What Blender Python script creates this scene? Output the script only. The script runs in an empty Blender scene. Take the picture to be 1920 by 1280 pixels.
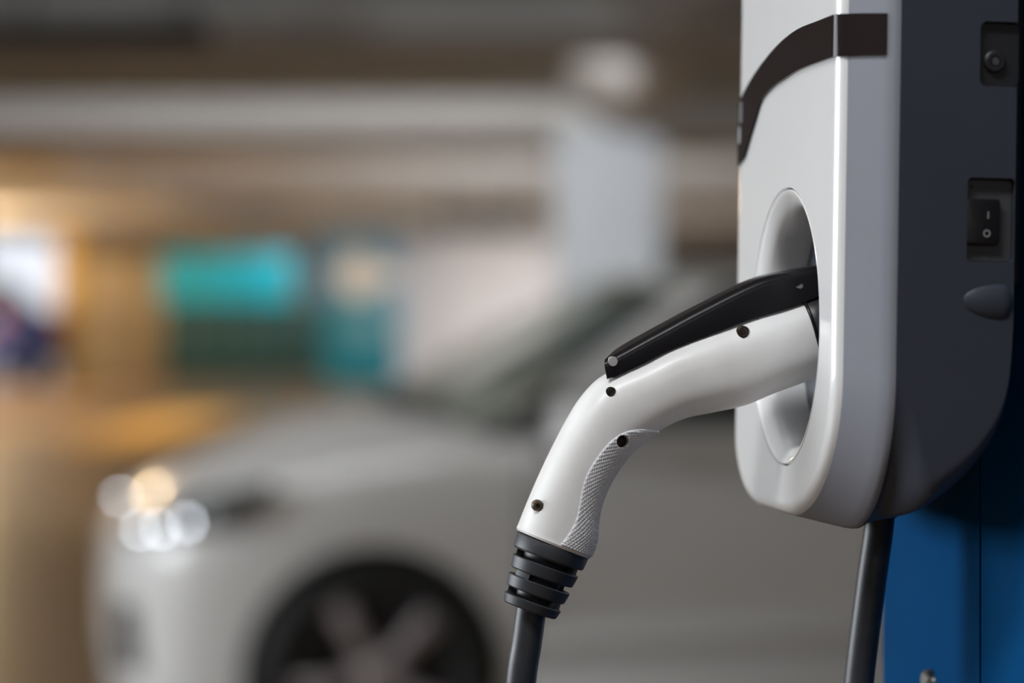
import bpy, bmesh, math, random
from mathutils import Vector, Matrix
R = math.radians
random.seed(4)
S = bpy.context.scene
COL = S.collection

# ------------------------------------------------------------------ camera
CAM_H = 1.34
cd = bpy.data.cameras.new('camera')
cam = bpy.data.objects.new('camera', cd); COL.objects.link(cam)
cam.location = (0, 0, CAM_H); cam.rotation_euler = (R(90), 0, 0)
cd.lens = 85; cd.sensor_width = 36; cd.shift_y = -65 / 1920
cd.clip_start = .05; cd.clip_end = 400
cd.dof.use_dof = True; cd.dof.focus_distance = 1.095
cd.dof.aperture_fstop = 3.4; cd.dof.aperture_blades = 9; cd.dof.aperture_rotation = R(12)
S.camera = cam

# ------------------------------------------------------------------ world, lights, exposure
w = bpy.data.worlds.new('daylight'); S.world = w; w.use_nodes = True
nt = w.node_tree; bg = nt.nodes['Background']
tc = nt.nodes.new('ShaderNodeTexCoord'); sp = nt.nodes.new('ShaderNodeSeparateXYZ')
cr = nt.nodes.new('ShaderNodeValToRGB')
nt.links.new(tc.outputs['Generated'], sp.inputs[0]); nt.links.new(sp.outputs['Z'], cr.inputs[0])
cr.color_ramp.elements[0].position = 0.0; cr.color_ramp.elements[0].color = (.86, .90, .98, 1)
cr.color_ramp.elements[1].position = .6; cr.color_ramp.elements[1].color = (.62, .76, 1, 1)
nt.links.new(cr.outputs[0], bg.inputs[0]); bg.inputs[1].default_value = 1.12


def area_light(name, loc, direction, sx, sy, power, color):
    l = bpy.data.lights.new(name, 'AREA'); l.shape = 'RECTANGLE'; l.size = sx; l.size_y = sy
    l.energy = power; l.color = color
    o = bpy.data.objects.new(name, l); COL.objects.link(o); o.location = loc
    o.rotation_euler = Vector(direction).to_track_quat('-Z', 'Y').to_euler()
    return o


# daylight through the open left side of the garage
area_light('daylight_left_opening', (-7.4, 3.1, 2.0), (1, -.12, 0), 5.2, 1.85, 450, (.90, .95, 1))
area_light('right_fill', (15.0, 15.0, 1.75), (-1, 0, .06), 14.0, 2.3, 500, (.93, .96, 1))  # added fill for beams and ceiling; the right wall has no opening
area_light('ceiling_strip_lamp', (-.9, 7.4, 3.0), (0, 0, -1), 1.3, .3, 13, (.97, .98, 1))  # added above the frame to brighten the white car's bonnet
# strip lamps on the ceiling above and behind the viewer
for x, y, p in ((-.75, .1, 44), (.6, -3.5, 40)):
    area_light('ceiling_strip_lamp', (x, y, 3.0), (0, 0, -1), 1.3, .3, p, (.97, .98, 1))
# warm lamps over the far bays
for i, (x, y, z, p) in enumerate([(-8.9, 36.5, 1.75, 520), (-9.6, 39, 2.1, 400), (-10.2, 43, 2.3, 130)]):
    l = bpy.data.lights.new('warm_bay_lamp', 'POINT'); l.energy = p; l.color = (1, .73, .43); l.shadow_soft_size = .1
    o = bpy.data.objects.new('warm_bay_lamp', l); COL.objects.link(o); o.location = (x, y, z)
area_light('warm_floor_fill', (-6.5, 27.0, 2.72), (.25, 0, -1), 1.3, .3, 240, (1, .74, .42))  # added out of view to brighten the yellow floor marking
# strip lamps fixed behind the cross beams
for x, y, z, p in ((-.7, 14.62, 3.01, 185), (0, 24.35, 3.03, 90), (.2, 29.4, 3.04, 65), (.2, 36.7, 3.05, 60)):
    area_light('beam_strip_lamp', (x, y, z), (0, 1, -.10), 1.2, .06, p, (.97, .98, 1))
# neutral fill lamps added out of view to brighten far floor, walls and banner
for i, (x, y, p) in enumerate([(-1.0, 30.4, 130), (1.2, 38.5, 185), (-3.4, 43.85, 46), (7, 38, 200)]):
    area_light('far_fill', (x, y, 3.04), (0, 0, -1), 1.2, .25, p, (.97, .98, 1))
S.view_settings.view_transform = 'Standard'; S.view_settings.look = 'None'
S.view_settings.gamma = 1; S.view_settings.use_curve_mapping = False
S.view_settings.exposure = 0.0
try:
    S.cycles.use_denoising = True
    S.cycles.max_bounces = 8
    S.cycles.sample_clamp_indirect = 8
    S.cycles.caustics_reflective = False; S.cycles.caustics_refractive = False
except Exception:
    pass


# ------------------------------------------------------------------ materials
def mat(name, color, rough=.5, metal=0, coat=0, noise=0, nscale=30, bump=0, bscale=200, spec=.5, trans=0, ndetail=3, color2=None):
    m = bpy.data.materials.new(name); m.use_nodes = True
    n = m.node_tree.nodes; L = m.node_tree.links; b = n['Principled BSDF']
    b.inputs['Base Color'].default_value = (*color, 1); b.inputs['Roughness'].default_value = rough
    b.inputs['Metallic'].default_value = metal; b.inputs['Coat Weight'].default_value = coat
    b.inputs['Coat Roughness'].default_value = .06
    b.inputs['Specular IOR Level'].default_value = spec
    b.inputs['Transmission Weight'].default_value = trans
    t = n.new('ShaderNodeTexCoord')
    if noise:
        k = n.new('ShaderNodeTexNoise'); k.inputs['Scale'].default_value = nscale; k.inputs['Detail'].default_value = ndetail
        L.new(t.outputs['Object'], k.inputs['Vector'])
        r = n.new('ShaderNodeValToRGB')
        c2 = color2 or tuple(c * (1 - noise) for c in color)
        r.color_ramp.elements[0].position = .3; r.color_ramp.elements[0].color = (*c2, 1)
        r.color_ramp.elements[1].position = .62; r.color_ramp.elements[1].color = (*color, 1)
        L.new(k.outputs['Fac'], r.inputs[0]); L.new(r.outputs[0], b.inputs['Base Color'])
    if bump:
        k2 = n.new('ShaderNodeTexNoise'); k2.inputs['Scale'].default_value = bscale
        L.new(t.outputs['Object'], k2.inputs['Vector'])
        bp = n.new('ShaderNodeBump'); bp.inputs['Strength'].default_value = bump; bp.inputs['Distance'].default_value = .002
        L.new(k2.outputs['Fac'], bp.inputs['Height']); L.new(bp.outputs[0], b.inputs['Normal'])
    return m


def glass_mat(name, tint, refl=.9):
    m = bpy.data.materials.new(name); m.use_nodes = True
    n = m.node_tree.nodes; L = m.node_tree.links
    n.remove(n['Principled BSDF']); out = n['Material Output']
    tr = n.new('ShaderNodeBsdfTransparent'); tr.inputs[0].default_value = (*tint, 1)
    gl = n.new('ShaderNodeBsdfGlossy'); gl.inputs['Roughness'].default_value = .03
    gl.inputs[0].default_value = (refl, refl, refl, 1)
    fr = n.new('ShaderNodeFresnel'); fr.inputs[0].default_value = 1.52
    mx = n.new('ShaderNodeMixShader')
    ge = n.new('ShaderNodeNewGeometry'); sb_ = n.new('ShaderNodeMath'); sb_.operation = 'SUBTRACT'; sb_.inputs[0].default_value = 1
    mu = n.new('ShaderNodeMath'); mu.operation = 'MULTIPLY'      # reflect on the outer face of the pane only
    L.new(ge.outputs['Backfacing'], sb_.inputs[1]); L.new(fr.outputs[0], mu.inputs[0]); L.new(sb_.outputs[0], mu.inputs[1])
    L.new(mu.outputs[0], mx.inputs[0]); L.new(tr.outputs[0], mx.inputs[1]); L.new(gl.outputs[0], mx.inputs[2])
    L.new(mx.outputs[0], out.inputs[0])
    return m


M = dict(
    cover=mat('glossy_white_plastic', (.78, .79, .80), .16, coat=.6, noise=.02, nscale=6),
    facet=mat('satin_grey_plastic', (.225, .237, .275), .34, noise=.05, nscale=12, spec=.4),
    shell=mat('charcoal_plastic', (.040, .047, .066), .42, spec=.35, noise=.10, nscale=9, bump=.06, bscale=900),
    visor=mat("smoked_black_gloss", (.020, .015, .015), .09, spec=.12, noise=.1, nscale=8),
    ring=mat('socket_white_plastic', (.76, .77, .78), .22, coat=.4, noise=.02, nscale=8),
    throat=mat('socket_grey_plastic', (.70, .71, .73), .4, noise=.06, nscale=40),
    dark=mat('dark_recess_plastic', (.012, .013, .016), .5, noise=.1, nscale=30),
    bezel=mat('grey_switch_bezel', (.055, .058, .068), .45, noise=.1, nscale=50),
    rocker=mat('black_switch_plastic', (.008, .008, .010), .35, noise=.1, nscale=50),
    mark=mat('grey_print', (.30, .31, .34), .6, noise=.1, nscale=300),
    handle=mat('white_handle_plastic', (.79, .795, .80), .40, coat=.08, noise=.11, nscale=26, ndetail=5, color2=(.69, .69, .685)),
    grip=mat('pale_grip_rubber', (.70, .715, .75), .42, noise=.08, nscale=60),
    trim=mat('black_lever_plastic', (.008, .007, .009), .30, spec=.2, noise=.15, nscale=60),
    nose=mat('black_nose_plastic', (.008, .008, .010), .4, noise=.15, nscale=60),
    screw=mat('bronze_screw', (.055, .04, .03), .42, metal=.8, noise=.3, nscale=400),
    screw_light=mat('light_bronze_screw', (.22, .18, .13), .4, metal=.8, noise=.3, nscale=400),  # lighter bronze for the lowest handle screw
    pin=mat('grey_pin', (.40, .40, .40), .55, noise=.1, nscale=100),
    rubber=mat('charcoal_rubber', (.028, .031, .038), .46, noise=.15, nscale=80, bump=.015, bscale=1500),
    cable=mat('dark_cable_sheath', (.026, .029, .036), .42, noise=.2, nscale=150, bump=.02, bscale=900),
    blue=mat('blue_painted_steel', (.0008, .060, .185), .7, spec=.03, noise=.12, nscale=7),
    steel=mat('brushed_steel', (.55, .54, .52), .35, metal=1, noise=.1, nscale=100),
    paint=mat('white_car_paint', (.76, .752, .742), .27, coat=.4, noise=.02, nscale=3),
    bluepaint=mat('navy_car_paint', (.03, .045, .17), .25, coat=.8, noise=.05, nscale=3),
    carblack=mat('car_black_trim', (.012, .012, .013), .45, noise=.15, nscale=30),
    tyre=mat('tyre_rubber', (.012, .012, .012), .7, noise=.2, nscale=40, bump=.2, bscale=150),
    alloy=mat('silver_alloy', (.62, .57, .59), .38, metal=.7, noise=.06, nscale=20),
    barrel=mat('dark_rim_barrel', (.05, .048, .048), .5, metal=.4, noise=.1, nscale=20),
    chrome=mat('chrome', (.85, .86, .88), .10, metal=1, noise=.02, nscale=20),
    lampdark=mat('headlamp_housing', (.07, .075, .075), .35, noise=.15, nscale=20),
    interior=mat('dark_upholstery', (.035, .035, .034), .8, noise=.2, nscale=20),
    red=mat('red_lamp_plastic', (.35, .01, .01), .2, noise=.1, nscale=20),
    glass=glass_mat('car_glass', (.95, .97, .95)),
    sglass=glass_mat('tinted_side_glass', (.36, .38, .37)),
    lens=glass_mat('headlamp_lens', (.92, .95, .95)),
    floor=mat('brown_polished_floor', (.21, .137, .078), .33, noise=.35, nscale=.55, ndetail=6, spec=.5),
    floor_yellow=mat('yellow_floor_paint', (.78, .46, .10), .36, noise=.15, nscale=2),
    ceil=mat('painted_concrete_ceiling', (.42, .395, .31), .85, noise=.12, nscale=1.2),
    beam=mat('painted_concrete_beam', (.68, .665, .64), .8, noise=.08, nscale=1.5),
    column=mat('cool_white_column_paint', (.62, .66, .70), .6, noise=.05, nscale=2),
    wallw=mat('white_wall_paint', (.72, .71, .73), .8, noise=.06, nscale=1),
    walltan=mat('tan_wall_paint', (.76, .57, .33), .8, noise=.12, nscale=1),
    wallbrown=mat('brown_soffit_paint', (.33, .25, .17), .8, noise=.12, nscale=1),
    walldim=mat('grey_wall_paint', (.36, .35, .33), .85, noise=.1, nscale=1),
    yellow=mat('yellow_corner_paint', (.58, .36, .07), .6, noise=.1, nscale=3),
    teal=mat('teal_banner_print', (.006, .56, .78), .6, noise=.2, nscale=1.5),
    green=mat('dark_green_shutter_paint', (.008, .070, .075), .6, noise=.15, nscale=2),
    tealdeep=mat('deep_teal_paint', (.004, .20, .28), .55, noise=.12, nscale=2),
    signblue=mat('dusty_blue_sign', (.16, .33, .46), .6, noise=.12, nscale=2),
    signnavy=mat('slate_blue_sign', (.09, .16, .24), .6, noise=.12, nscale=2),
    signwhite=mat('cream_sign_paint', (.80, .74, .66), .6, noise=.06, nscale=2),
    signpale=mat('pale_teal_paint', (.16, .36, .42), .6, noise=.06, nscale=2),
    duct=mat('dark_duct_steel', (.015, .014, .012), .6, metal=.2, noise=.2, nscale=3),
    ductgrey=mat('grey_duct_steel', (.22, .21, .19), .6, noise=.1, nscale=3),
    outside=mat('pale_outside_paving', (.55, .55, .55), .9, noise=.1, nscale=.3),
)


# ------------------------------------------------------------------ helpers
def link(name, me, m=None, parent=None, smooth=True, sharp=32):
    o = bpy.data.objects.new(name, me); COL.objects.link(o)
    if m and not len(me.materials): me.materials.append(m)
    if smooth and len(me.polygons):
        me.polygons.foreach_set('use_smooth', [True] * len(me.polygons))
        if sharp: me.set_sharp_from_angle(angle=R(sharp))
    if parent is not None: o.parent = parent
    return o


def mesh(name, verts, faces):
    me = bpy.data.meshes.new(name); me.from_pydata([tuple(v) for v in verts], [], faces); me.update()
    return me


def fix_normals(me):
    bm = bmesh.new(); bm.from_mesh(me); bmesh.ops.remove_doubles(bm, verts=bm.verts, dist=1e-7)
    bmesh.ops.recalc_face_normals(bm, faces=bm.faces); bm.to_mesh(me); bm.free(); me.update()
    return me


def loft(rings, closed=True, cap0=False, cap1=False):
    n = len(rings[0]); V = [p for r in rings for p in r]; Fc = []
    for i in range(len(rings) - 1):
        for j in range(n if closed else n - 1):
            k = (j + 1) % n
            Fc.append((i * n + j, i * n + k, (i + 1) * n + k, (i + 1) * n + j))
    if cap0: Fc.append(tuple(reversed(range(n))))
    if cap1: Fc.append(tuple(range((len(rings) - 1) * n, len(rings) * n)))
    return V, Fc


def lofted(name, rings, m, parent=None, closed=True, cap0=False, cap1=False, sharp=32, smooth=True):
    V, Fc = loft(rings, closed, cap0, cap1)
    return link(name, fix_normals(mesh(name, V, Fc)), m, parent, smooth, sharp)


def box_mesh(name, lo, hi, bevel=0, seg=2):
    bm = bmesh.new(); bmesh.ops.create_cube(bm, size=1)
    for v in bm.verts:
        for i in range(3): v.co[i] = lo[i] if v.co[i] < 0 else hi[i]
    if bevel: bmesh.ops.bevel(bm, geom=bm.edges[:], offset=bevel, segments=seg, affect='EDGES', profile=.5)
    me = bpy.data.meshes.new(name); bm.to_mesh(me); bm.free()
    return me


def box(name, lo, hi, m, parent=None, bevel=0, seg=2):
    return link(name, box_mesh(name, lo, hi, bevel, seg), m, parent, bool(bevel), 40)


def frame_axes(d):
    d = Vector(d).normalized(); a = Vector((0, 0, 1)) if abs(d.z) < .9 else Vector((0, 1, 0))
    x = a.cross(d).normalized(); y = d.cross(x)
    return x, y, d


def lathe(name, prof, origin, axis, m, parent=None, n=48, cap=True, sharp=32):
    """prof: (radius, distance along axis)"""
    x, y, d = frame_axes(axis); o = Vector(origin); rings = []
    for r, t in prof:
        rings.append([o + d * t + (x * math.cos(a) + y * math.sin(a)) * max(r, 1e-5) for a in [2 * math.pi * k / n for k in range(n)]])
    return lofted(name, rings, m, parent, True, cap, cap, sharp)


def catmull(P, n):
    """n samples per span through points P (tuples of any length)"""
    out = []; L = len(P)
    for i in range(L - 1):
        p0 = P[max(i - 1, 0)]; p1 = P[i]; p2 = P[i + 1]; p3 = P[min(i + 2, L - 1)]
        for k in range(n):
            t = k / n
            out.append(tuple(.5 * (2 * b + (c - a) * t + (2 * a - 5 * b + 4 * c - d) * t * t + (3 * b - a - 3 * c + d) * t ** 3)
                             for a, b, c, d in zip(p0, p1, p2, p3)))
    out.append(tuple(P[-1])); return out


def tube(name, pts, r, m, parent=None, n=20, cap=True):
    P = [Vector(p) for p in pts]; rings = []; x = None
    for i, p in enumerate(P):
        d = (P[min(i + 1, len(P) - 1)] - P[max(i - 1, 0)]).normalized()
        if x is None: x = frame_axes(d)[0]
        x = (x - d * x.dot(d)).normalized(); y = d.cross(x)
        rings.append([p + (x * math.cos(a) + y * math.sin(a)) * r for a in [2 * math.pi * k / n for k in range(n)]])
    return lofted(name, rings, m, parent, True, cap, cap)


def carve(o, cutters):
    """subtract the cutters from o for good, and drop the cutters"""
    for c in cutters:
        md = o.modifiers.new('cut', 'BOOLEAN'); md.operation = 'DIFFERENCE'; md.object = c; md.solver = 'EXACT'
    bake(o)
    for c in cutters: bpy.data.objects.remove(c)


def bake(o, sharp=32):
    bpy.context.view_layer.update()
    ev = o.evaluated_get(bpy.context.evaluated_depsgraph_get())
    me = bpy.data.meshes.new_from_object(ev); o.modifiers.clear(); o.data = me
    me.polygons.foreach_set('use_smooth', [True] * len(me.polygons)); me.set_sharp_from_angle(angle=R(sharp))


def thing(name, label, cat, matrix=None, loc=None, group=None):
    o = bpy.data.objects.new(name, None); COL.objects.link(o); o.empty_display_size = .1
    if matrix is not None: o.matrix_world = matrix
    if loc is not None: o.location = loc
    o['label'] = label; o['category'] = cat
    if group: o['group'] = group
    return o


def tag(o, label, cat, group=None):
    o['label'] = label; o['category'] = cat
    if group: o['group'] = group
    return o


def struct(o):
    o['kind'] = 'structure'; return o


def rounded_rect(cx, cy, hx, hy, r, n=6):
    P = []
    for sx, sy, a0 in ((1, 1, 0), (-1, 1, 90), (-1, -1, 180), (1, -1, 270)):
        for k in range(n + 1):
            a = R(a0 + 90 * k / n); P.append((cx + sx * (hx - r) + r * math.cos(a), cy + sy * (hy - r) + r * math.sin(a)))
    return P


def prism(name, poly, axis, a0, a1, m, parent=None, bevel=0):
    """poly in the two other axes (in order), extruded along axis (0,1,2)"""
    def P(q, a):
        q = list(q); q.insert(axis, a); return tuple(q)
    n = len(poly); V = [P(q, a0) for q in poly] + [P(q, a1) for q in poly]
    Fc = [tuple(range(n)), tuple(range(n, 2 * n))] + [(i, (i + 1) % n, n + (i + 1) % n, n + i) for i in range(n)]
    me = fix_normals(mesh(name, V, Fc))
    if bevel:
        bm = bmesh.new(); bm.from_mesh(me)
        ed = [e for e in bm.edges if len(e.link_faces) == 2 and e.calc_face_angle(0) > R(50)]
        bmesh.ops.bevel(bm, geom=ed, offset=bevel, segments=2, affect='EDGES', profile=.5); bm.to_mesh(me); bm.free()
    return link(name, me, m, parent, True, 40)


# ================================================================== THE GARAGE (setting)
YAW = -.011


def gbox(name, lo, hi, m, kind='structure', bevel=0):
    o = box(name, lo, hi, m, None, bevel); o.rotation_euler.z = YAW
    if kind: o['kind'] = kind
    return o


gbox('floor', (-14, -8, -.2), (16, 52, 0), M['floor'])
gbox('outside_ground', (-90, 52, -.3), (60, 130, -.05), M['outside'])
gbox('outside_ground', (-60, -40, -.3), (-14, 52, -.05), M['outside'])
gbox('outside_ground', (-14, -40, -.3), (16, -8, -.05), M['outside'])
SLAB, SOF = 3.10, 2.82
gbox('ceiling', (-14, -8, SLAB), (16, 52, SLAB + .3), M['ceil'])
for k in range(-2, 6):
    y = 13.2 + 7.3 * k
    wide = 3.5 if k == 1 else 1.3
    gbox('ceiling_beam', (-5.0 if k > 0 else -14, y, SOF), (16, y + wide, SLAB + .01), M['beam'])
gbox('ceiling_soffit', (-14, 17, 2.78), (-5.02, 51.8, SLAB + .02), M['beam'])
# beam along the aisle with a sloping left side, running from the column towards the viewer
lb = prism('aisle_beam', [(.62, SOF - .02), (1.0, SOF - .02), (1.0, SLAB + .01), (.22, SLAB + .01)], 1, 8.0, 20.6, M['beam']); lb.rotation_euler.z = YAW
struct(lb)
cl = gbox('column', (.13, 20.3, 0), (1.03, 21.2, SOF + .02), M['column'], bevel=.03)
# far walls
wf = gbox('wall_far', (-4.5, 49.6, 0), (16, 50, SLAB), M['wallw'])
gbox('wall_partition', (-2.5, 42.0, 0), (1.2, 42.3, 2.52), M['wallw'])
gbox('wall_right', (15.7, -8, 0), (16, 50, SLAB), M['walldim'])
gbox('wall_back', (-14, -8, 0), (16, -7.7, SLAB), M['walldim'])
gbox('wall_side', (-7.8, -8, 0), (-7.5, .4, SLAB), M['walldim'])
gbox('wall_parapet', (-7.8, .4, 0), (-7.55, 8.4, 1.05), M['walldim'])
gbox('wall_left', (-7.8, 8.4, 0), (-7.5, 32.5, SLAB), M['walldim'])
gbox('wall_tan', (-8.9, 46.6, 0), (-4.5, 46.9, 2.32), M['walltan'])
gbox('wall_lintel', (-8.9, 46.55, 2.32), (-4.0, 46.95, 2.78), M['wallbrown'])
gbox('column', (-8.6, 43.0, 0), (-8.2, 43.4, 2.76), M['yellow'], bevel=.02)
mk = gbox('floor_marking', (-4.65, 23, 0), (-3.8, 31, .006), M['floor_yellow'])

# far-off fittings
t = thing('hoarding', 'teal banner over a dark green board fence at the far wall', 'hoarding', loc=(-4.4, 45.0, 0))
t.rotation_euler.z = YAW
for i in range(6):
    box('board', (-2.1 + i * .53, 0, .10), (-2.1 + i * .53 + .515, .05, 1.42), M['green'], t, .006)
box('banner', (-2.15, -.02, 1.42), (.30, .04, 2.34), M['teal'], t, .005)
for x in (-2.1, 1.08): box('post', (x, .05, 0), (x + .08, .13, 2.3), M['duct'], t)
box('bottom_rail', (-2.1, .0, .02), (1.1, .06, .10), M['duct'], t)

t = thing('sign_panel', 'blue panel with a cream round emblem between the teal hoarding and white wall', 'sign', loc=(-2.62, 41.4, 0))
t.rotation_euler.z = YAW
box('board', (-.62, 0, 0), (.66, .12, 2.55), M['tealdeep'], t, .01)
box('upper_field', (-.62, -.012, 1.42), (.66, 0, 2.55), M['signblue'], t)
box('side_field', (-1.05, .02, 1.42), (-.62, .10, 2.52), M['signnavy'], t)
lathe('emblem', [(.36, 0), (.36, .02)], (.0, -.012, 1.88), (0, -1, 0), M['signwhite'], t)
box('emblem_bar', (.1, -.03, 1.72), (.62, -.012, 1.98), M['signwhite'], t)
lathe('lower_disc', [(.26, 0), (.26, .02)], (.12, 0, 1.02), (0, -1, 0), M['signpale'], t)

t = thing('cable_tray', 'long dark cable tray hung under the nearest ceiling beam', 'tray', loc=(-2.15, 12.2, 2.66))
box('tray', (-1.4, -.1, 0), (.62, .1, .03), M['duct'], t)
for s in (-.1, .085): box('side_rail', (-1.4, s, .03), (.62, s + .015, .11), M['duct'], t)
for x in (-1.2, -.3, .5): box('hanger', (x, -.01, .03), (x + .02, .01, SLAB - 2.66), M['duct'], t)

t = thing('air_duct', 'grey duct box hung near the ceiling above the white wall', 'duct', loc=(-.38, 28.1, 2.19))
box('duct_body', (-.57, 0, 0), (.60, .6, .25), M['ductgrey'], t, .015)
for x in (-.45, .45): box('strap', (x, .28, .25), (x + .04, .32, SOF - 2.19), M['duct'], t)
box('outlet_grille', (-.46, -.02, .05), (.46, 0, .20), M['duct'], t)
t = thing('pipe_run', 'dark pipe run crossing behind the white column', 'pipe', loc=(3.0, 38.0, 1.98))
for z in (0, .17): tube('pipe', [(-1.2, 0, z), (4.0, 0, z)], .075, M['duct'], t, 12)
for x in (-1.0, 1.5, 3.8): box('stand', (x, -.04, -1.98), (x + .08, .04, .25), M['duct'], t)


# ================================================================== CARS
def build_car(name, label, paint, matrix, hscale=1.0):
    car = thing(name, label, 'car', matrix)
    X = [.72, .675, .585, .435, .2, 0, -.35, -1.0, -2.0, -2.9, -3.3, -3.5]
    W = [.40, .60, .75, .83, .868, .88, .885, .89, .89, .87, .82, .70]
    ZC = [.63, .705, .79, .885, .985, 1.04, 1.075, 1.08, 1.08, 1.10, 1.06, .98]
    ZS = [.62, .68, .745, .81, .87, .90, .94, .96, .975, 1.0, .98, .90]
    ZB = [.26, .20, .17, .16, .17, .19, .19, .18, .18, .2, .26, .34]
    rings = []
    for x, wd, zc, zs, zb in zip(X, W, ZC, ZS, ZB):
        half = [(0, zb), (.55 * wd, zb), (.91 * wd, zb + .015), (.935 * wd, zb + .09), (.975 * wd, .45), (wd, .66 if zs > .8 else .53),
                (.985 * wd, zs - .05), (.93 * wd, zs + .005), (.80 * wd, zs + .35 * (zc - zs)), (.45 * wd, zs + .8 * (zc - zs)), (0, zc)]
        full = half + [(-y, z) for y, z in reversed(half[1:-1])]
        rings.append([(x, y, z) for y, z in full])
    V, Fc = loft(rings, True, True, True)
    body = link('body', fix_normals(mesh('body', V, Fc)), M[paint])
    body.modifiers.new('s', 'SUBSURF').levels = 3
    bake(body)
    cut = []
    for wx in (0, -2.62):
        for s in (1, -1):
            cut.append(lathe('c', [(.362, .0), (.362, .6)], (wx, s * 1.2, .33), (0, -s, 0), None, n=64))
    # intake and fog-lamp pockets in the bumper
    for s in (1, -1):
        c = box('c', (-.2, -.085, -.10), (.2, .085, .10), None, None, .02); c.location = (.63, s * .56, .42); c.rotation_euler.z = s * .55
        cut.append(c)
    cut.append(box('c', (.59, -.36, .24), (1.0, .36, .38), None, None, .02))
    carve(body, cut)
    body.parent = car
    # dark liners behind the openings
    box('intake_grille', (.54, -.36, .23), (.60, .36, .39), M['carblack'], car, .01)
    for s in (1, -1):
        f = box('fog_lamp', (-.02, -.08, -.10), (.02, .08, .10), M['carblack'], car, .01); f.location = (.595, s * .55, .42); f.rotation_euler.z = s * .55
        lathe('bulb', [(.035, 0), (.045, .02), (.02, .03)], (.02, 0, 0), (1, 0, 0), M['lampdark'], f, 16)
    for wx in (0, -2.62):
        for s in (1, -1):
            lathe('wheel_liner', [(.352, 0), (.352, .30)], (wx, s * .83, .33), (0, -s, 0), M['carblack'], car, 40)
    # rocker crease strip
    for s in (1, -1):
        box('sill_trim', (-2.2, s * .885 - .012, .40), (-.42, s * .885 + .012, .455), M[paint], car, .008)
        box('sill', (-2.2, s * .86 - .03, .20), (-.42, s * .86 + .03, .34), M[paint], car, .02)
    # door seams and handles
    for s in (1, -1):
        for x in (-.42, -1.45):
            box('door_gap', (x - .004, s * .888 - .004, .34), (x + .004, s * .888 + .005, .93), M['carblack'], car)
        for x in (-1.25, -2.15):
            box('door_handle', (x - .10, s * .90 - .015, .84), (x + .10, s * .90 + .015, .87), M[paint], car, .012)
    # ---- cabin: belt loop and roof loop
    zb_, zr = .985, 1.40
    belt = [(-.36, .70), (-.52, .715), (-1.42, .76), (-1.52, .76), (-2.36, .74), (-2.62, .70), (-2.98, .60), (-3.02, .0)]
    roof = [(-.98, .54), (-1.06, .56), (-1.50, .59), (-1.58, .59), (-2.15, .56), (-2.34, .53), (-2.45, .48), (-2.48, .0)]
    names = ['front_pillar', 'side_window', 'centre_pillar', 'side_window', 'rear_pillar', 'rear_pillar', 'rear_window']

    def panel(nm, b0, b1, r0, r1, m, bulge, zb0, zb1, inset=0.0, nn=8, zt=zr):
        rows = []
        for j in range(nn + 1):
            tt = j / nn; row = []
            for i in range(nn + 1):
                u = i / nn
                bx = Vector((b0[0] + (b1[0] - b0[0]) * u, b0[1] + (b1[1] - b0[1]) * u, zb0 + (zb1 - zb0) * u))
                rx = Vector((r0[0] + (r1[0] - r0[0]) * u, r0[1] + (r1[1] - r0[1]) * u, zt))
                p = bx.lerp(rx, tt); bu = bulge * math.sin(math.pi * tt)
                out = Vector((p.x + 1.6, p.y, 0)).normalized() if nm.startswith(('wind', 'rear_w')) else Vector((0, 1 if p.y > 0 else -1, 0))
                row.append(p + out * (bu - inset))
            rows.append(row)
        V, Fc = loft(rows, False)
        o = link(nm, mesh(nm, V, Fc), m, car)
        sd = o.modifiers.new('t', 'SOLIDIFY'); sd.thickness = .02 if m is M[paint] or m is M['carblack'] else .005; sd.offset = 0
        bake(o)
        return o
    for s in (1, -1):
        for i, nm in enumerate(names):
            b0, b1, r0, r1 = belt[i], belt[i + 1], roof[i], roof[i + 1]
            f = lambda p: (p[0], p[1] * s)
            m = M['sglass'] if nm == 'side_window' else M['glass'] if nm == 'rear_window' else M['carblack'] if nm == 'centre_pillar' else M[paint]
            panel(nm, f(b0), f(b1), f(r0), f(r1), m, .03, zb_, zb_, .008 if 'window' in nm else 0)
    # windscreen: near to far pillar with a bowed base
    rows = []
    for j in range(9):
        tt = j / 8; row = []
        for i in range(17):
            u = i / 16 * 2 - 1
            b = Vector((-.36 + .20 * (1 - u * u), .70 * u, .985 + .075 * (1 - u * u)))
            r = Vector((-.98 + .09 * (1 - u * u), .54 * u, 1.40 + .035 * (1 - u * u)))
            row.append(b.lerp(r, tt) + Vector((.02, 0, .03)) * math.sin(math.pi * tt))
        rows.append(row)
    V, Fc = loft(rows, False)
    ws = link('windshield', mesh('windshield', V, Fc), M['glass'], car)
    ws.modifiers.new('t', 'SOLIDIFY').thickness = .005; bake(ws)
    # roof skin
    rows = []
    for j in range(13):
        tt = j / 12; x = -.98 - 1.47 * tt
        hw = .54 + .05 * math.sin(math.pi * tt) - .06 * tt
        row = []
        for i in range(13):
            u = i / 12 * 2 - 1
            row.append(Vector((x + .09 * (1 - u * u) * (1 - 2 * tt), hw * u, 1.395 + .045 * (1 - u * u) + .03 * math.sin(math.pi * tt))))
        rows.append(row)
    V, Fc = loft(rows, False)
    rf = link('roof', mesh('roof', V, Fc), M[paint], car); rf.modifiers.new('t', 'SOLIDIFY').thickness = .02; bake(rf)
    # wipers, cowl
    rows = []
    for k in range(2):
        rows.append([Vector((-.36 + .20 * (1 - u * u) + (.0 if k else .07), .70 * u, .978 + .072 * (1 - u * u) + (.004 if k else -.012))) for u in [i / 16 * 2 - 1 for i in range(17)]])
    V, Fc = loft(rows, False)
    cw = link('cowl', mesh('cowl', V, Fc), M['carblack'], car); cw.modifiers.new('t', 'SOLIDIFY').thickness = .03; bake(cw)
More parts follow.
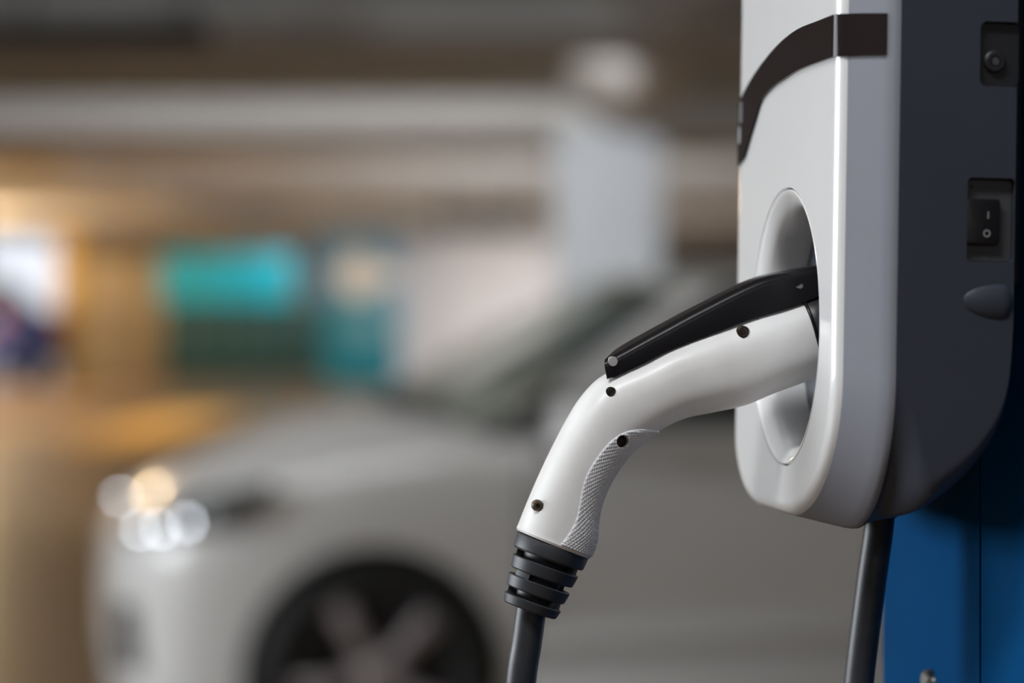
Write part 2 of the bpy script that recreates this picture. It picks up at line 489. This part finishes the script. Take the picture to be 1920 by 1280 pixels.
    for y0, y1 in ((-.62, .02), (-.05, .52)):
        tube('wiper', [(-.36 + .20 * (1 - (y / .7) ** 2), y, 1.012 + .072 * (1 - (y / .7) ** 2)) for y in [y0 + (y1 - y0) * k / 8 for k in range(9)]], .014, M['carblack'], car, 10)
    # mirrors
    for s in (1, -1):
        mb = box('mirror', (-.10, -.12, -.075), (.06, .12, .075), M[paint], car, .05, 4)
        mb.location = (-.545, s * .93, 1.005)
        box('mirror_foot', (-.03, -.08, -.05), (.05, .06, -.0), M['carblack'], mb, .015).location = (.02, s * -.12, -.05)
        q = prism('mirror_triangle', [(-.10, -.045), (.19, -.045), (.12, .03), (-.02, .12), (-.10, .12)], 1, -.012, .012, M['carblack'], mb); q.location = (.06, s * -.205, -.03)
        box('mirror_glass', (-.106, -.10, -.06), (-.098, .10, .06), M['chrome'], mb)
    # headlamps: dark housing wrapped on the corner, two reflectors, clear lens
    for s in (1, -1):
        P = []
        for k in range(9):
            tt = k / 8
            x = .605 - .29 * tt; y = (.585 + .27 * min(1, tt * 1.5) ** .8 if tt < .667 else .855) ; P.append((x, y, tt))
        rows = []
        for x, y, tt in P:
            zc_ = .715 + .11 * tt; hh = .050 * (1 - .75 * tt ** 1.5) * (.65 + .35 * min(1, tt * 6)); row = []
            for k in range(9):
                v = k / 8 * 2 - 1
                inw = .030 * v if v > 0 else 0
                row.append(Vector((x - .045 * max(v, 0), s * (y - .045 * max(0, v) + .006), zc_ + hh * v)))
            rows.append(row)
        V, Fc = loft(rows, False)
        hl = link('headlight', mesh('headlight', V, Fc), M['lampdark'], car); hl.modifiers.new('t', 'SOLIDIFY').thickness = .03; bake(hl)
        for x, y, z, r in ((.605, .60, .715, .052), (.555, .70, .725, .052), (.485, .775, .745, .036)):
            lathe('reflector', [(.0, .03), (r * .6, .026), (r, .012), (r, -.03)], (x + .006, s * y, z), (.75, .65 * s, .1), M['chrome'], hl, 24)
        lens = link('lens', mesh('lens', [Vector((v[0] + .012, v[1] + .012 * s, v[2] + .004)) for v in V], Fc), M['lens'], hl)
    for s in (1, -1):
        box('tail_lamp', (-.05, -.11, -.08), (.05, .11, .08), M['red'], car, .03).location = (-3.42, s * .66, .86)
    box('rear_bumper', (-3.55, -.62, .36), (-3.40, .62, .58), M[paint], car, .05)
    # badge bar on the nose and number plate blank
    box('bonnet_trim', (.695, -.30, .635), (.72, .30, .655), M['chrome'], car, .006)
    # interior
    box('dashboard', (-.62, -.62, .86), (-.30, .62, 1.02), M['interior'], car, .05, 3)
    for y in (.36, -.36):
        st = box('seat', (-1.75, y - .24, .5), (-1.2, y + .24, .68), M['interior'], car, .05)
        bk = box('seat_back', (-1.90, y - .22, .62), (-1.72, y + .22, 1.10), M['interior'], st, .05)
        box('headrest', (-1.90, y - .11, 1.12), (-1.80, y + .11, 1.28), M['interior'], st, .03)
    # wheels
    for wx in (0, -2.62):
        for s in (1, -1):
            wh = bpy.data.objects.new('wheel', None); COL.objects.link(wh); wh.parent = car; wh.location = (wx, s * .80, .33)
            ax = (0, s, 0)
            lathe('tyre', [(.245, -.11), (.29, -.115), (.318, -.10), (.329, -.07), (.329, .04), (.318, .07), (.29, .085), (.246, .08), (.245, -.11)], (0, 0, 0), ax, M['tyre'], wh, 64, False)
            lathe('rim', [(.246, .078), (.236, .08), (.226, .065), (.222, .0), (.215, -.10), (.246, -.10)], (0, 0, 0), ax, M['barrel'], wh, 64, False)
            lathe('brake_disc', [(.0, -.03), (.16, -.03), (.16, -.045), (0, -.045)], (0, 0, 0), ax, M['barrel'], wh, 32, False)
            lathe('hub', [(.0, .068), (.028, .066), (.062, .055), (.068, .03), (.068, -.03)], (0, 0, 0), ax, M['alloy'], wh, 32, True)
            for k in range(5):
                a = R(45 + 72 * k + (0 if s > 0 else 10))
                ds = Vector((-math.cos(a), 0, math.sin(a))); pr = Vector((math.sin(a), 0, math.cos(a))); ou = Vector((0, s, 0))
                V, Fc = loft([[ds * r_ + pr * (w_ * q) + ou * (h_ + (0 if abs(q) == 1 else .008) - dd)
                               for q, dd in ((-1, 0), (0, 0), (1, 0), (1, .03), (-1, .03))]
                              for r_, w_, h_ in ((.05, .026, .058), (.12, .026, .066), (.19, .032, .068), (.232, .040, .06))], True, True, True)
                link('spoke', fix_normals(mesh('spoke', V, Fc)), M['alloy'], wh)
    return car


TH = R(11)
fwd = Vector((-math.cos(TH), -math.sin(TH), 0)); near = Vector((math.sin(TH), -math.cos(TH), 0))
# car axes: x forward, y = towards the viewer (near side), z up ; right-handed since fwd x near = +z
wheel_pt = Vector((-.3696, 6.57, 0)); org = wheel_pt - near * .88
Mx = Matrix(((fwd.x, near.x, 0, org.x), (fwd.y, near.y, 0, org.y), (0, 0, 1, 0), (0, 0, 0, 1)))
build_car('white_car', 'white saloon car parked behind the charging plug, nose to the left', 'paint', Mx)

f2 = Vector((-.80, .60, 0)); n2 = Vector((-.60, -.80, 0)); o2 = Vector((-10.2, 42.0, 0))
M2 = Matrix(((f2.x, n2.x, 0, o2.x - .7), (f2.y, n2.y, 0, o2.y + 1.0), (0, 0, 1, 0), (0, 0, 0, 1))) @ Matrix.Diagonal((1, 1, 1.28, 1))
build_car('blue_car', 'dark blue car far off by the bright opening', 'bluepaint', M2)

# ================================================================== CHARGING POINT
PHI, TAU = R(9.0), .016
eu = Vector((math.sin(PHI), -math.cos(PHI), 0)); ew0 = Vector((-math.cos(PHI), -math.sin(PHI), 0))
ev = Vector((0, 0, math.cos(TAU))) - ew0 * math.sin(TAU)
ed = -(ew0 * math.cos(TAU) + Vector((0, 0, math.sin(TAU))))
O = Vector((.12596, 1.133, 1.33075))


def fr(a, b, c, o):
    return Matrix(((a.x, b.x, c.x, o.x), (a.y, b.y, c.y, o.y), (a.z, b.z, c.z, o.z), (0, 0, 0, 1)))


FR = fr(eu, ed, ev, O)              # local x = along the face to the viewer, y = into the box, z = up
BASE = -.09                          # origin of the charger: its underside
FRB = fr(eu, ed, ev, O + ev * BASE)

# ---- pedestal (upright, own frame)
edh = -ew0
PO = Vector((O.x, O.y, 0)) + edh * .083
ped = thing('charger_pedestal', 'blue steel pedestal post carrying the wall charger', 'pedestal', fr(eu, edh, Vector((0, 0, 1)), PO))
box('post_body', (-.106, .0245, 0.02), (.128, .20, 1.66), M['blue'], ped, .004)
box('front_panel', (-.1055, 0, .05), (.0385, .026, 1.655), M['blue'], ped, .0012)
prism('front_panel', [(.0415, 0), (.1275, .020), (.1275, .024), (.0415, .0036)], 2, .05, 1.655, M['blue'], ped)
box('base_plate', (-.15, -.03, 0), (.17, .25, .02), M['blue'], ped, .004)
sc_ = lathe('panel_bolt', [(.0, -.0045), (.004, -.0044), (.0055, -.003), (.0062, -.0006), (.0062, .0006)], (-.0275, 0, 1.1585), (0, 1, 0), M['steel'], ped, 24)

ch = thing('wall_charger', 'white and charcoal charging box fixed to the blue pedestal', 'charger', FRB)


def outline(un, uf, vb, vt, rn, rf, top=.05, n=(44, 48, 20, 28, 44, 16, 20, 16)):
    """closed front-view outline; rn, rf = (rx, ry) of the near and far lower corners"""
    P = []
    for k in range(n[0]): P.append((un, vt - top + (vb + rn[1] - vt + top) * k / n[0]))
    for k in range(n[1]):
        a = math.pi / 2 * k / n[1]; P.append((un - rn[0] + rn[0] * math.cos(a), vb + rn[1] - rn[1] * math.sin(a)))
    for k in range(n[2]): P.append((un - rn[0] + (uf + rf[0] - un + rn[0]) * k / n[2], vb))
    for k in range(n[3]):
        a = math.pi / 2 * k / n[3]; P.append((uf + rf[0] - rf[0] * math.sin(a), vb + rf[1] - rf[1] * math.cos(a)))
    for k in range(n[4]): P.append((uf, vb + rf[1] + (vt - top - vb - rf[1]) * k / n[4]))
    for k in range(n[5]):
        a = math.pi / 2 * k / n[5]; P.append((uf + top - top * math.cos(a), vt - top + top * math.sin(a)))
    for k in range(n[6]): P.append((uf + top + (un - uf - 2 * top) * k / n[6], vt))
    for k in range(n[7]):
        a = math.pi / 2 * k / n[7]; P.append((un - top + top * math.sin(a), vt - top + top * math.cos(a)))
    return P


def inset(P, d):
    out = []; n = len(P)
    for i in range(n):
        a = P[i - 1]; b = P[(i + 1) % n]; tx, ty = b[0] - a[0], b[1] - a[1]; l = math.hypot(tx, ty) or 1
        out.append((P[i][0] - ty / l * d * -1 * -1, P[i][1] + tx / l * d * -1 * -1) if False else (P[i][0] + ty / l * -d * -1 * 1, P[i][1] - tx / l * d))
    return out


def R3(P, d):
    return [(p[0], d, p[1] - BASE) for p in P]


VT = .262
OF = outline(.0875, -.0875, -.0875, VT, (.082, .068), (.046, .034))
OUT = outline(.1045, -.1045, -.0905, VT + .004, (.062, .070), (.040, .040))


def lerpP(A, B, t): return [(a[0] + (b[0] - a[0]) * t, a[1] + (b[1] - a[1]) * t) for a, b in zip(A, B)]


def shrink(P, d):
    """move the outline inwards by d along its own normal (outline runs clockwise seen from the front)"""
    out = []; n = len(P); cx, cy = 0, .08
    for i in range(n):
        a = P[i - 1]; b = P[(i + 1) % n]; tx, ty = b[0] - a[0], b[1] - a[1]; l = math.hypot(tx, ty) or 1
        nx, ny = ty / l, -tx / l
        if nx * (cx - P[i][0]) + ny * (cy - P[i][1]) < 0: nx, ny = -nx, -ny
        out.append((P[i][0] + nx * d, P[i][1] + ny * d))
    return out


RC = .0065; RU, RV = .0585, .0645


def ell(k, P=OF):
    out = []
    for p in P:
        a = math.atan2(p[1], p[0] - RC); out.append((RC + RU * k * math.cos(a), RV * k * math.sin(a)))
    return out


# front cover: from the socket seam to the edge, soft rounded edge
rings = [R3(ell(1.0), .0024), R3(ell(1.002), .0004), R3(ell(1.006), 0), R3(ell(1.012), 0)]
inner = ell(1.016); rings.append(R3(inner, 0)); e5 = shrink(OF, .0055)
for t_ in (.04, .25, .5, .75, .96): rings.append(R3(lerpP(inner, e5, t_), 0))
for dd, yy in ((.0055, 0), (.0040, .0003), (.0026, .0009), (.0014, .0018), (.0006, .0029), (0, .0041)): rings.append(R3(shrink(OF, dd), yy))
lofted('front_cover', rings, M['cover'], ch, sharp=50)
# grey chamfer between cover and housing
rings = [R3(OF, .0041)] + [R3(lerpP(OF, OUT, t_), .0041 + (.0200 - .0041) * t_) for t_ in (.02, .25, .5, .75, .95)] + [R3(OUT, .0212), R3(OUT, .0224)]
lofted('chamfer_band', rings, M['facet'], ch, sharp=50)
# housing
key = [(.0225, -.0905), (.0290, -.0860), (.0360, -.0815), (.0430, -.0755), (.0500, -.0705), (.0570, -.0645), (.0630, -.0575), (.0680, -.0500), (.0715, -.0410), (.0735, -.0300), (.0745, -.0120)]
rings = []
for q, (dd, vb) in enumerate(catmull(key, 3)):
    k = min(1, (dd - .0225) / .020); k = k * k * (3 - 2 * k)
    P = outline(.1045, -.1045, vb, VT + .004, (.062 - .044 * k, .070 - .056 * k), (.040 - .02 * k, .040 - .022 * k))
    rings.append(R3(shrink(P, .0010) if q == 0 else P, dd))
rings.insert(1, R3(outline(.1045, -.1045, -.0905, VT + .004, (.062, .070), (.040, .040)), .0232))
hs = lofted('housing', rings, M['shell'], None, True, True, True, 40)
UZ = .1045
cut = [prism('c', rounded_rect(.0637, .0477 - BASE, .0107, .0180, .0022), 0, UZ - .006, UZ + .02, None),
       prism('c', rounded_rect(.0670, .119 - BASE, .0092, .0140, .003), 0, UZ - .003, UZ + .02, None),
       prism('c', rounded_rect(.0670, .172 - BASE, .0092, .0100, .003), 0, UZ - .003, UZ + .02, None)]
carve(hs, cut); hs.parent = ch
# rounded plug on the flank
bm = bmesh.new(); bmesh.ops.create_uvsphere(bm, u_segments=40, v_segments=24, radius=1)
for v in bm.verts: v.co = Vector((UZ - .0008 + v.co.x * .0030, .0690 + v.co.y * .0178 * (1 if v.co.y < 0 else .30), .0127 - BASE + v.co.z * (.0080 if v.co.z < 0 else .0076)))
me = bpy.data.meshes.new('flank_plug'); bm.to_mesh(me); bm.free(); link('flank_plug', me, M['shell'], ch)
# switch
sb = prism('switch_bezel', rounded_rect(.0637, .0477 - BASE, .0104, .0177, .002), 0, UZ - .006, UZ - .0035, M['bezel'], ch)
rk = prism('rocker_switch', rounded_rect(.0604, .0470 - BASE, .0076, .0097, .0012), 0, UZ - .004, UZ - .0002, M['rocker'], ch, .0006)
box('on_mark', (UZ - .0003, .0623, .0482 - BASE), (UZ + .0001, .0627, .0512 - BASE), M['mark'], rk)
lathe('off_mark', [(.0011, 0), (.0016, 0), (.0016, .0003), (.0011, .0003), (.0011, 0)], (UZ - .0003, .0620, .0418 - BASE), (1, 0, 0), M['mark'], rk, 24, False)
lathe('pilot_dot', [(.0008, 0), (.0006, .0004)], (UZ - .0036, .0560, .0620 - BASE), (1, 0, 0), M['rocker'], sb, 16)
# screw pockets
for vz, hz in ((.119, .0138), (.172, .0098)):
    prism('screw_plate', rounded_rect(.0670, vz - BASE, .0090, hz, .003), 0, UZ - .004, UZ - .0026, M['dark'], ch)
for vz in (.116, .170):
    sp_ = lathe('cover_screw', [(.0048, 0), (.0048, .0016), (.0040, .0024), (.0024, .0024), (.0022, .0008), (0, .0008)], (UZ - .003, .0650, vz - BASE), (1, 0, 0), M['dark'], ch, 24)
    bm = bmesh.new(); bmesh.ops.create_circle(bm, segments=6, radius=.0019, cap_ends=True)
    for v in bm.verts: v.co = Vector((UZ - .0006, .0650 + v.co.x, vz - BASE + v.co.y))
    me = bpy.data.meshes.new('hex_socket'); bm.to_mesh(me); bm.free(); link('hex_socket', me, M['bezel'], sp_)
# back bracket
box('wall_bracket', (-.085, .072, .11), (.078, .088, .31), M['dark'], ch, .002)
lathe('cable_gland', [(.0125, -.004), (.0125, .012), (.010, .016), (.0085, .02)], (.01, .0465, .022), (0, -.05, -1), M['dark'], ch, 32)
# socket ring: raised lip, throat, grey floor
prof = [(.994, .0024), (.991, .0008), (.984, .0001), (.972, .0002), (.950, .0010), (.920, .0024), (.892, .0040), (.872, .0060), (.860, .0095), (.853, .0150), (.85, .023)]
lofted('socket_ring', [R3(ell(k), d) for k, d in prof], M['ring'], ch, sharp=60)
prof = [(.85, .023), (.835, .027), (.81, .034), (.77, .042), (.69, .047), (.50, .049)]
rings = [R3(ell(k), d) for k, d in prof]
lofted('socket_throat', rings, M['throat'], ch, True, False, True, 60)

# visor band: follows face, rounded edge and chamfer
up = [(.1018, .1352), (.0870, .1362), (.060, .1364), (.0251, .1364), (-.005, .1335), (-.0306, .1286), (-.052, .1230), (-.0707, .1165), (-.0835, .1100)]
lo = [(.1018, .1172), (.0870, .1178), (.060, .1180), (.0262, .1176), (.0, .1155), (-.0180, .1137), (-.0375, .1095), (-.047, .1025), (-.0538, .0969), (-.062, .0900), (-.0707, .0832), (-.0835, .0800)]


def resample(P, n):
    Q = catmull(P, 12); L = [0]
    for a, b in zip(Q, Q[1:]): L.append(L[-1] + math.hypot(b[0] - a[0], b[1] - a[1]))
    out = []; j = 0
    for i in range(n):
        s = L[-1] * i / (n - 1)
        while j < len(L) - 2 and L[j + 1] < s: j += 1
        f = (s - L[j]) / max(1e-9, L[j + 1] - L[j]); out.append(tuple(a + (b - a) * f for a, b in zip(Q[j], Q[j + 1])))
    return out


def surf_d(u):
    a = abs(u); e = .0875 - .0055
    if a < e: return 0
    if a < .0875:
        q = (a - e) / .0055; return .0041 * q ** 2.2
    return .0041 + (a - .0875) * (.0200 - .0041) / (.0170)


N_ = 90; U_ = resample(up, N_); L_ = resample(lo, N_); rows = []
for a, b in zip(U_, L_):
    row = []
    for k in range(7):
        t_ = k / 6; u = a[0] + (b[0] - a[0]) * t_; v = a[1] + (b[1] - a[1]) * t_
        row.append((u, surf_d(u) - .0007, v - BASE))
    rows.append(row)
V, Fc = loft(rows, False)
vb_ = link('visor_band', fix_normals(mesh('visor_band', V, Fc)), M['visor'], ch, True, 60)
sd = vb_.modifiers.new('t', 'SOLIDIFY'); sd.thickness = .0012; sd.offset = 0
bake(vb_, 60)
box('latch', (-.0800, -.0016, .1005 - BASE), (-.0740, .001, .1120 - BASE), M['bezel'], ch, .0008)
box('latch', (-.0815, -.0014, .0905 - BASE), (-.0765, .001, .0995 - BASE), M['facet'], ch, .0006)

# ================================================================== CHARGING PLUG
FRP = fr(eu, ed, ev, O)
plug = thing('charging_plug', 'white charging plug with black lever seated in the wall charger', 'plug', FRP)
UC = .0065
mm = lambda *p: tuple(q / 1000 for q in p)
ST = [  # top(d,v), bottom(d,v), half width
    (22, 19.4, 31, -17, 18.5), (10, 14.8, 20, -21.6, 18.8), (-4, 9.6, 8, -26.2, 19), (-17.5, 5.5, -6.5, -31.6, 19.2), (-30, .8, -19, -36.8, 19.2), (-43.5, -4, -34, -40.2, 19),
    (-57, -9.6, -47, -43.0, 18.4), (-69, -16.0, -57.5, -47.7, 17.8), (-79, -20.4, -66.5, -53.5, 17.4), (-88, -25.6, -74, -60.6, 17.2), (-96, -34.3, -79.3, -67.8, 17.2),
    (-102.5, -45, -83.6, -75.6, 17.2), (-109, -57.8, -86.6, -83.8, 17.2), (-115, -70.8, -87.9, -91.8, 17.4), (-120.3, -83.4, -88.3, -99.3, 17.6), (-124.3, -93.9, -90.8, -106.8, 17.8)]
SM = catmull([mm(*s) for s in ST], 7)


def sec(s, n=64, ex=2.4, grow=0.0, th=None):
    td, tv, bd, bv, h = s; c = Vector((UC, (td + bd) / 2, (tv + bv) / 2)); a = Vector((0, (td - bd) / 2, (tv - bv) / 2)); L = a.length
    a = a.normalized(); pts = []
    for k in (range(n) if th is None else th):
        t_ = 2 * math.pi * k / n if th is None else k
        ca, sa = math.cos(t_), math.sin(t_)
        f = lambda x: math.copysign(abs(x) ** (2 / ex), x)
        pts.append(c + a * f(ca) * (L + grow) + Vector((1, 0, 0)) * f(sa) * (h + grow))
    return pts


hr = [sec(s) for s in SM]
# slight rolled lip at the lower end
last = SM[-1]
ctr = lambda s: Vector((0, (s[0] + s[2]) / 2, (s[1] + s[3]) / 2))
adir = (ctr(SM[-1]) - ctr(SM[-4])).normalized(); e_ = Vector((0, last[2] - last[0], last[3] - last[1])).normalized()
AX = Vector((0, -.325, -.9457))
hr[-1] = [p for p in sec(last, grow=.0002)]
hr.append([p + AX * .0010 for p in sec(last, grow=-.0003)])
hd = lofted('handle', hr, M['handle'], None, True, True, True, 40)
screws = [(-23.5, -2.6, 3.0, .0195, 4.5), (-84.6, -30.8, 2.3, .0185, 6.2), (-79.4, -53.2, 2.8, .0165, 7), (-117.6, -82.6, 2.75, .0185, 5.5)]
cut = []
for d, v, r, u, dep in screws:
    cut.append(lathe('c', [(r / 1000, -.02), (r / 1000, dep / 1000)], (UC + .0172, d / 1000, v / 1000), (-1, 0, 0), None, n=40))
carve(hd, cut); hd.parent = plug
for (d, v, r, u, dep) in screws:
    r /= 1000; dep /= 1000
    s = lathe('screw', [(r * .98, 0), (r * .96, .0012), (r * .75, .0019), (r * .36, .0020), (r * .30, .0008), (0, .0008)], (UC + .0172 - dep - .0002, d / 1000, v / 1000), (1, 0, 0), M['screw_light'] if d < -100 else M['screw'], plug, 32)
    bm = bmesh.new()
    P = [bm.verts.new((UC + .0172 - dep + .00195, d / 1000 + r * (.42 if k % 2 == 0 else .26) * math.cos(math.pi * k / 6), v / 1000 + r * (.42 if k % 2 == 0 else .26) * math.sin(math.pi * k / 6))) for k in range(12)]
    bm.faces.new(P); me = bpy.data.meshes.new('star_recess'); bm.to_mesh(me); bm.free()
    link('star_recess', me, M['rocker'], s, False)

# connector nose inside the socket: front edge curved back on the flanks
rings = []
nose_sm = catmull([mm(-6, 10.2, 6, -27, 19), mm(10, 14.8, 20, -21.6, 18.8), mm(22, 19.4, 31, -17, 18.5), mm(33, 23, 40, -12, 17.5)], 10)
axn = Vector((0, .945, .325))
for i, s in enumerate(nose_sm[8:]):
    g = .0006 if i else .0001
    rr = sec(s, grow=g); ring = []
    t_i = i / (len(nose_sm) - 9)
    for k, p in enumerate(rr):
        th = 2 * math.pi * k / 64
        sh = (1 - t_i) * (-.001 - .0006 * abs(math.sin(th)) ** 1.3)
        ring.append(p + axn * sh)
    rings.append(ring)
lofted('connector_nose', rings, M['nose'], plug, True, True, True, 50)
# the rim line on the nose
rim = []
for k in range(64):
    th = 2 * math.pi * k / 64; p = sec(nose_sm[8], grow=.0004)[k]; rim.append(p + axn * (-.001 - .0006 * abs(math.sin(th)) ** 1.3))
tube('nose_rim', rim + rim[:2], .0008, M['trim'], plug, 10)

# lever
TT = [(30, 31.2), (20.6, 29.4), (11.2, 28.2), (-7.4, 24.4), (-20, 20.0), (-42.6, 8.6), (-62.5, -2.3), (-79.8, -12.2), (-88.0, -16.7)]
TL = [(30, 22), (18, 18.2), (4.7, 12.6), (-10, 8.0), (-21.7, 4.1), (-39.2, -2.8), (-59.0, -10.5), (-73.8, -17.8), (-86.6, -23.6)]
tu = resample([mm(*p) for p in TT], 60); tl = resample([mm(*p) for p in TL], 60)
rings = []
for i, (a, b) in enumerate(zip(tu, tl)):
    t_ = i / 59; hw = .0132 - .0012 * t_
    A = Vector((0, a[0], a[1])); B = Vector((0, b[0], b[1])); upv = (A - B)
    L = upv.length; upn = upv.normalized(); c = min(.0042, L * .45)
    B2 = B - upn * .0015
    prof2 = []
    for s in (1, -1):
        q = [(hw, 0), (hw, L + .0015 - c)] + [(hw - c * 1.2 * (1 - math.cos(R(x))), L + .0015 - c + c * math.sin(R(x))) for x in (22, 45, 68, 88)]
        prof2 += [(s * x, y) for x, y in (q if s > 0 else q[::-1])]
    tip = max(0, (t_ - .86) / .14) ** 1.5
    rings.append([B2 + upn * y + Vector((UC + x, (hw - x) * .42 * tip, (hw - x) * .20 * tip)) for x, y in prof2])
lv = lofted('lever', rings, M['trim'], None, True, True, True, 35)
cut = [lathe('c', [(.0023, 0), (.0023, .0155)], (UC + .025, -.0835, -.0170), (-1, 0, 0), None, n=32),
       lofted('c', [[Vector((UC + x, (d + (.0135 - x) * 285) / 1000, v / 1000)) for d, v in ((1.0, 18.4), (4.3, 20.3), (5.0, 18.6), (3.6, 17.6))] for x in (.03, -.03)], None, None, True, True, True)]
carve(lv, cut); lv.parent = plug
# pivot pin in the lever, flush
lathe('lever_pin', [(0, 0), (.0021, 0), (.00225, .0002), (.00225, .003), (0, .003)], (UC + .0116, -.0835, -.0170), (-1, 0, 0), M['pin'], plug, 32, False)

# knurled grip pad over the inside of the bend
NS, NT = 300, 150
FS = catmull([mm(*s) for s in ST], 60)
i0, i1 = int(7.0 * 60), int(15.0 * 60)
bd_key = [(7.2, 1.0), (7.55, .92), (7.83, .855), (8.2, .78), (8.62, .71), (9.2, .642), (9.9, .590), (10.6, .558), (11.35, .528), (11.9, .523), (12.57, .552), (13.3, .58), (14.08, .553), (15.0, .48)]

BD = catmull(bd_key, 8)


def bd(q):
    for (a, x), (b, y) in zip(BD, BD[1:]):
        if q <= b: return x + (y - x) * (q - a) / max(1e-9, b - a)
    return BD[-1][1]


rows = []; arc = 0; prev = None
for j in range(NS + 1):
    q = 7.23 + (14.97 - 7.23) * j / NS; s = FS[min(int(round(q * 60)), len(FS) - 1)]
    fq = q * 60; k0 = min(int(fq), len(FS) - 2); s = tuple(a + (b - a) * (fq - k0) for a, b in zip(FS[k0], FS[k0 + 1]))
    c = Vector((0, (s[0] + s[2]) / 2, (s[1] + s[3]) / 2))
    bt = Vector((0, s[2], s[3]))
    if prev is not None: arc += (bt - prev).length
    prev = bt
    f = bd(q); cosb = max(-1, min(1, 1 - 2 * f)); ex = 2.4
    tb = math.acos(max(-1, min(1, math.copysign(abs(cosb) ** (ex / 2), cosb))))   # angle from the top on the visible flank
    ths = [tb + (2 * math.pi - 2 * tb) * k / NT for k in range(NT + 1)]
    base = sec(s, th=ths); hi_ = sec(s, th=ths, grow=.00100)
    row = []; gir = 0
    mid = base[NT // 2]; lens_ = [0]
    for k in range(1, NT + 1): lens_.append(lens_[-1] + (base[k] - base[k - 1]).length)
    for k in range(NT + 1):
        g = lens_[k] - lens_[NT // 2]
        a_ = (arc * .80 + g) / .00155; b_ = (arc * .80 - g) / .00155
        tri = lambda x: abs((x % 1) - .5) * 2
        kn = min(1, 1.7 * min(1 - tri(a_), 1 - tri(b_)))
        edge = min(1, min(lens_[k], lens_[-1] - lens_[k]) / .0006, (NS - j) / 3, j / 3)
        hgt = (.30 + .55 * kn) * edge - .10 * (1 - edge)
        row.append(base[k].lerp(hi_[k], hgt))
    rows.append(row)
V, Fc = loft(rows, False)
inhole = [p[0] > UC and math.hypot(p[1] + .0794, p[2] + .0532) < .00285 for p in V]      # leave the screw hole free
Fc = [f for f in Fc if not any(inhole[i] for i in f)]
link('grip_pad', mesh('grip_pad', V, Fc), M['grip'], plug, True, None)
# collar and strain relief along AX
EC = Vector((UC, -.10755, -.10035)); xa = Vector((1, 0, 0)); ya = AX.cross(xa).normalized()


def ring_pts(t_, r, sy=1.0, n=56, a0=0, a1=2 * math.pi):
    return [EC + AX * t_ + xa * math.cos(a0 + (a1 - a0) * k / n) * r + ya * math.sin(a0 + (a1 - a0) * k / n) * r * sy for k in range(n if a1 - a0 > 6.28 else n + 1)]


def solid_ring(name, prof, parent):
    return lofted(name, [ring_pts(t_ / 1000, r / 1000) for r, t_ in prof], M['rubber'], parent, True, True, True, 30)


sr = lofted('strain_relief', [ring_pts(t_ / 1000, r / 1000) for r, t_ in ((11.5, 7.5), (10.0, 14), (9.2, 22), (8.0, 31), (7.2, 32.8))], M['rubber'], plug, True, True, True, 40)
solid_ring('collar', [(15, .8), (17.35, 1.0), (17.55, 1.6), (17.0, 7.2), (16.4, 8.0), (11, 8.2)], sr)


def hollow(name, ro0, ro1, t0, t1, th=2.4):
    prof = [(ro0 - th, t0 + .3), (ro0 - .5, t0), (ro0, t0 + .5), (ro1, t1 - .6), (ro1 - .6, t1), (ro1 - th, t1 - .1), (ro0 - th, t0 + .3)]
    return lofted(name, [ring_pts(t_ / 1000, r / 1000) for r, t_ in prof], M['rubber'], sr, True, False, False, 30)


hollow('rib', 15.9, 15.0, 11.0, 17.0); hollow('rib', 14.9, 14.0, 19.6, 25.4); hollow('rib', 13.7, 12.8, 28.4, 33.0)


def bridge(t0, t1, r, ac, half):
    rr = []
    for t_ in (t0, t1):
        o_ = ring_pts(t_ / 1000, r / 1000, n=8, a0=R(ac - half), a1=R(ac + half)); i_ = ring_pts(t_ / 1000, (r - 5.5) / 1000, n=8, a0=R(ac + half), a1=R(ac - half))
        rr.append(o_ + i_)
    lofted('bridge', rr, M['rubber'], sr, True, True, True, 30)


# camera side is angle 0 (+x); ya points to the left or right of it
sg = 1 if ya.y > 0 else -1            # +ya towards +d (right) when sg = 1
for t0, t1, r, angs in ((7.6, 11.6, 14.6, (66, -118)), (16.4, 20.2, 14.0, (-50, 130)), (24.8, 29.0, 12.6, (64, -118))):
    for a in angs: bridge(t0, t1, r, a * sg, 17)
# cable: down from the relief, a loop below, up to the charger's gland
P0 = EC + AX * .030
pts = [P0, Vector((UC, -.1192, -.145)), Vector((UC, -.1222, -.170)), Vector((UC, -.1255, -.24)), Vector((.0065, -.126, -.42)), Vector((.007, -.105, -.62)), Vector((.008, -.062, -.72)), Vector((.009, -.012, -.735)),
       Vector((.0095, .028, -.66)), Vector((.010, .040, -.50)), Vector((.010, .034, -.32)), Vector((.010, .0335, -.22)), Vector((.010, .0375, -.165)), Vector((.010, .0425, -.12)), Vector((.010, .0462, -.09)), Vector((.010, .0470, -.062))]
tube('cable', catmull([tuple(p) for p in pts], 10), .0070, M['cable'], plug, 32)
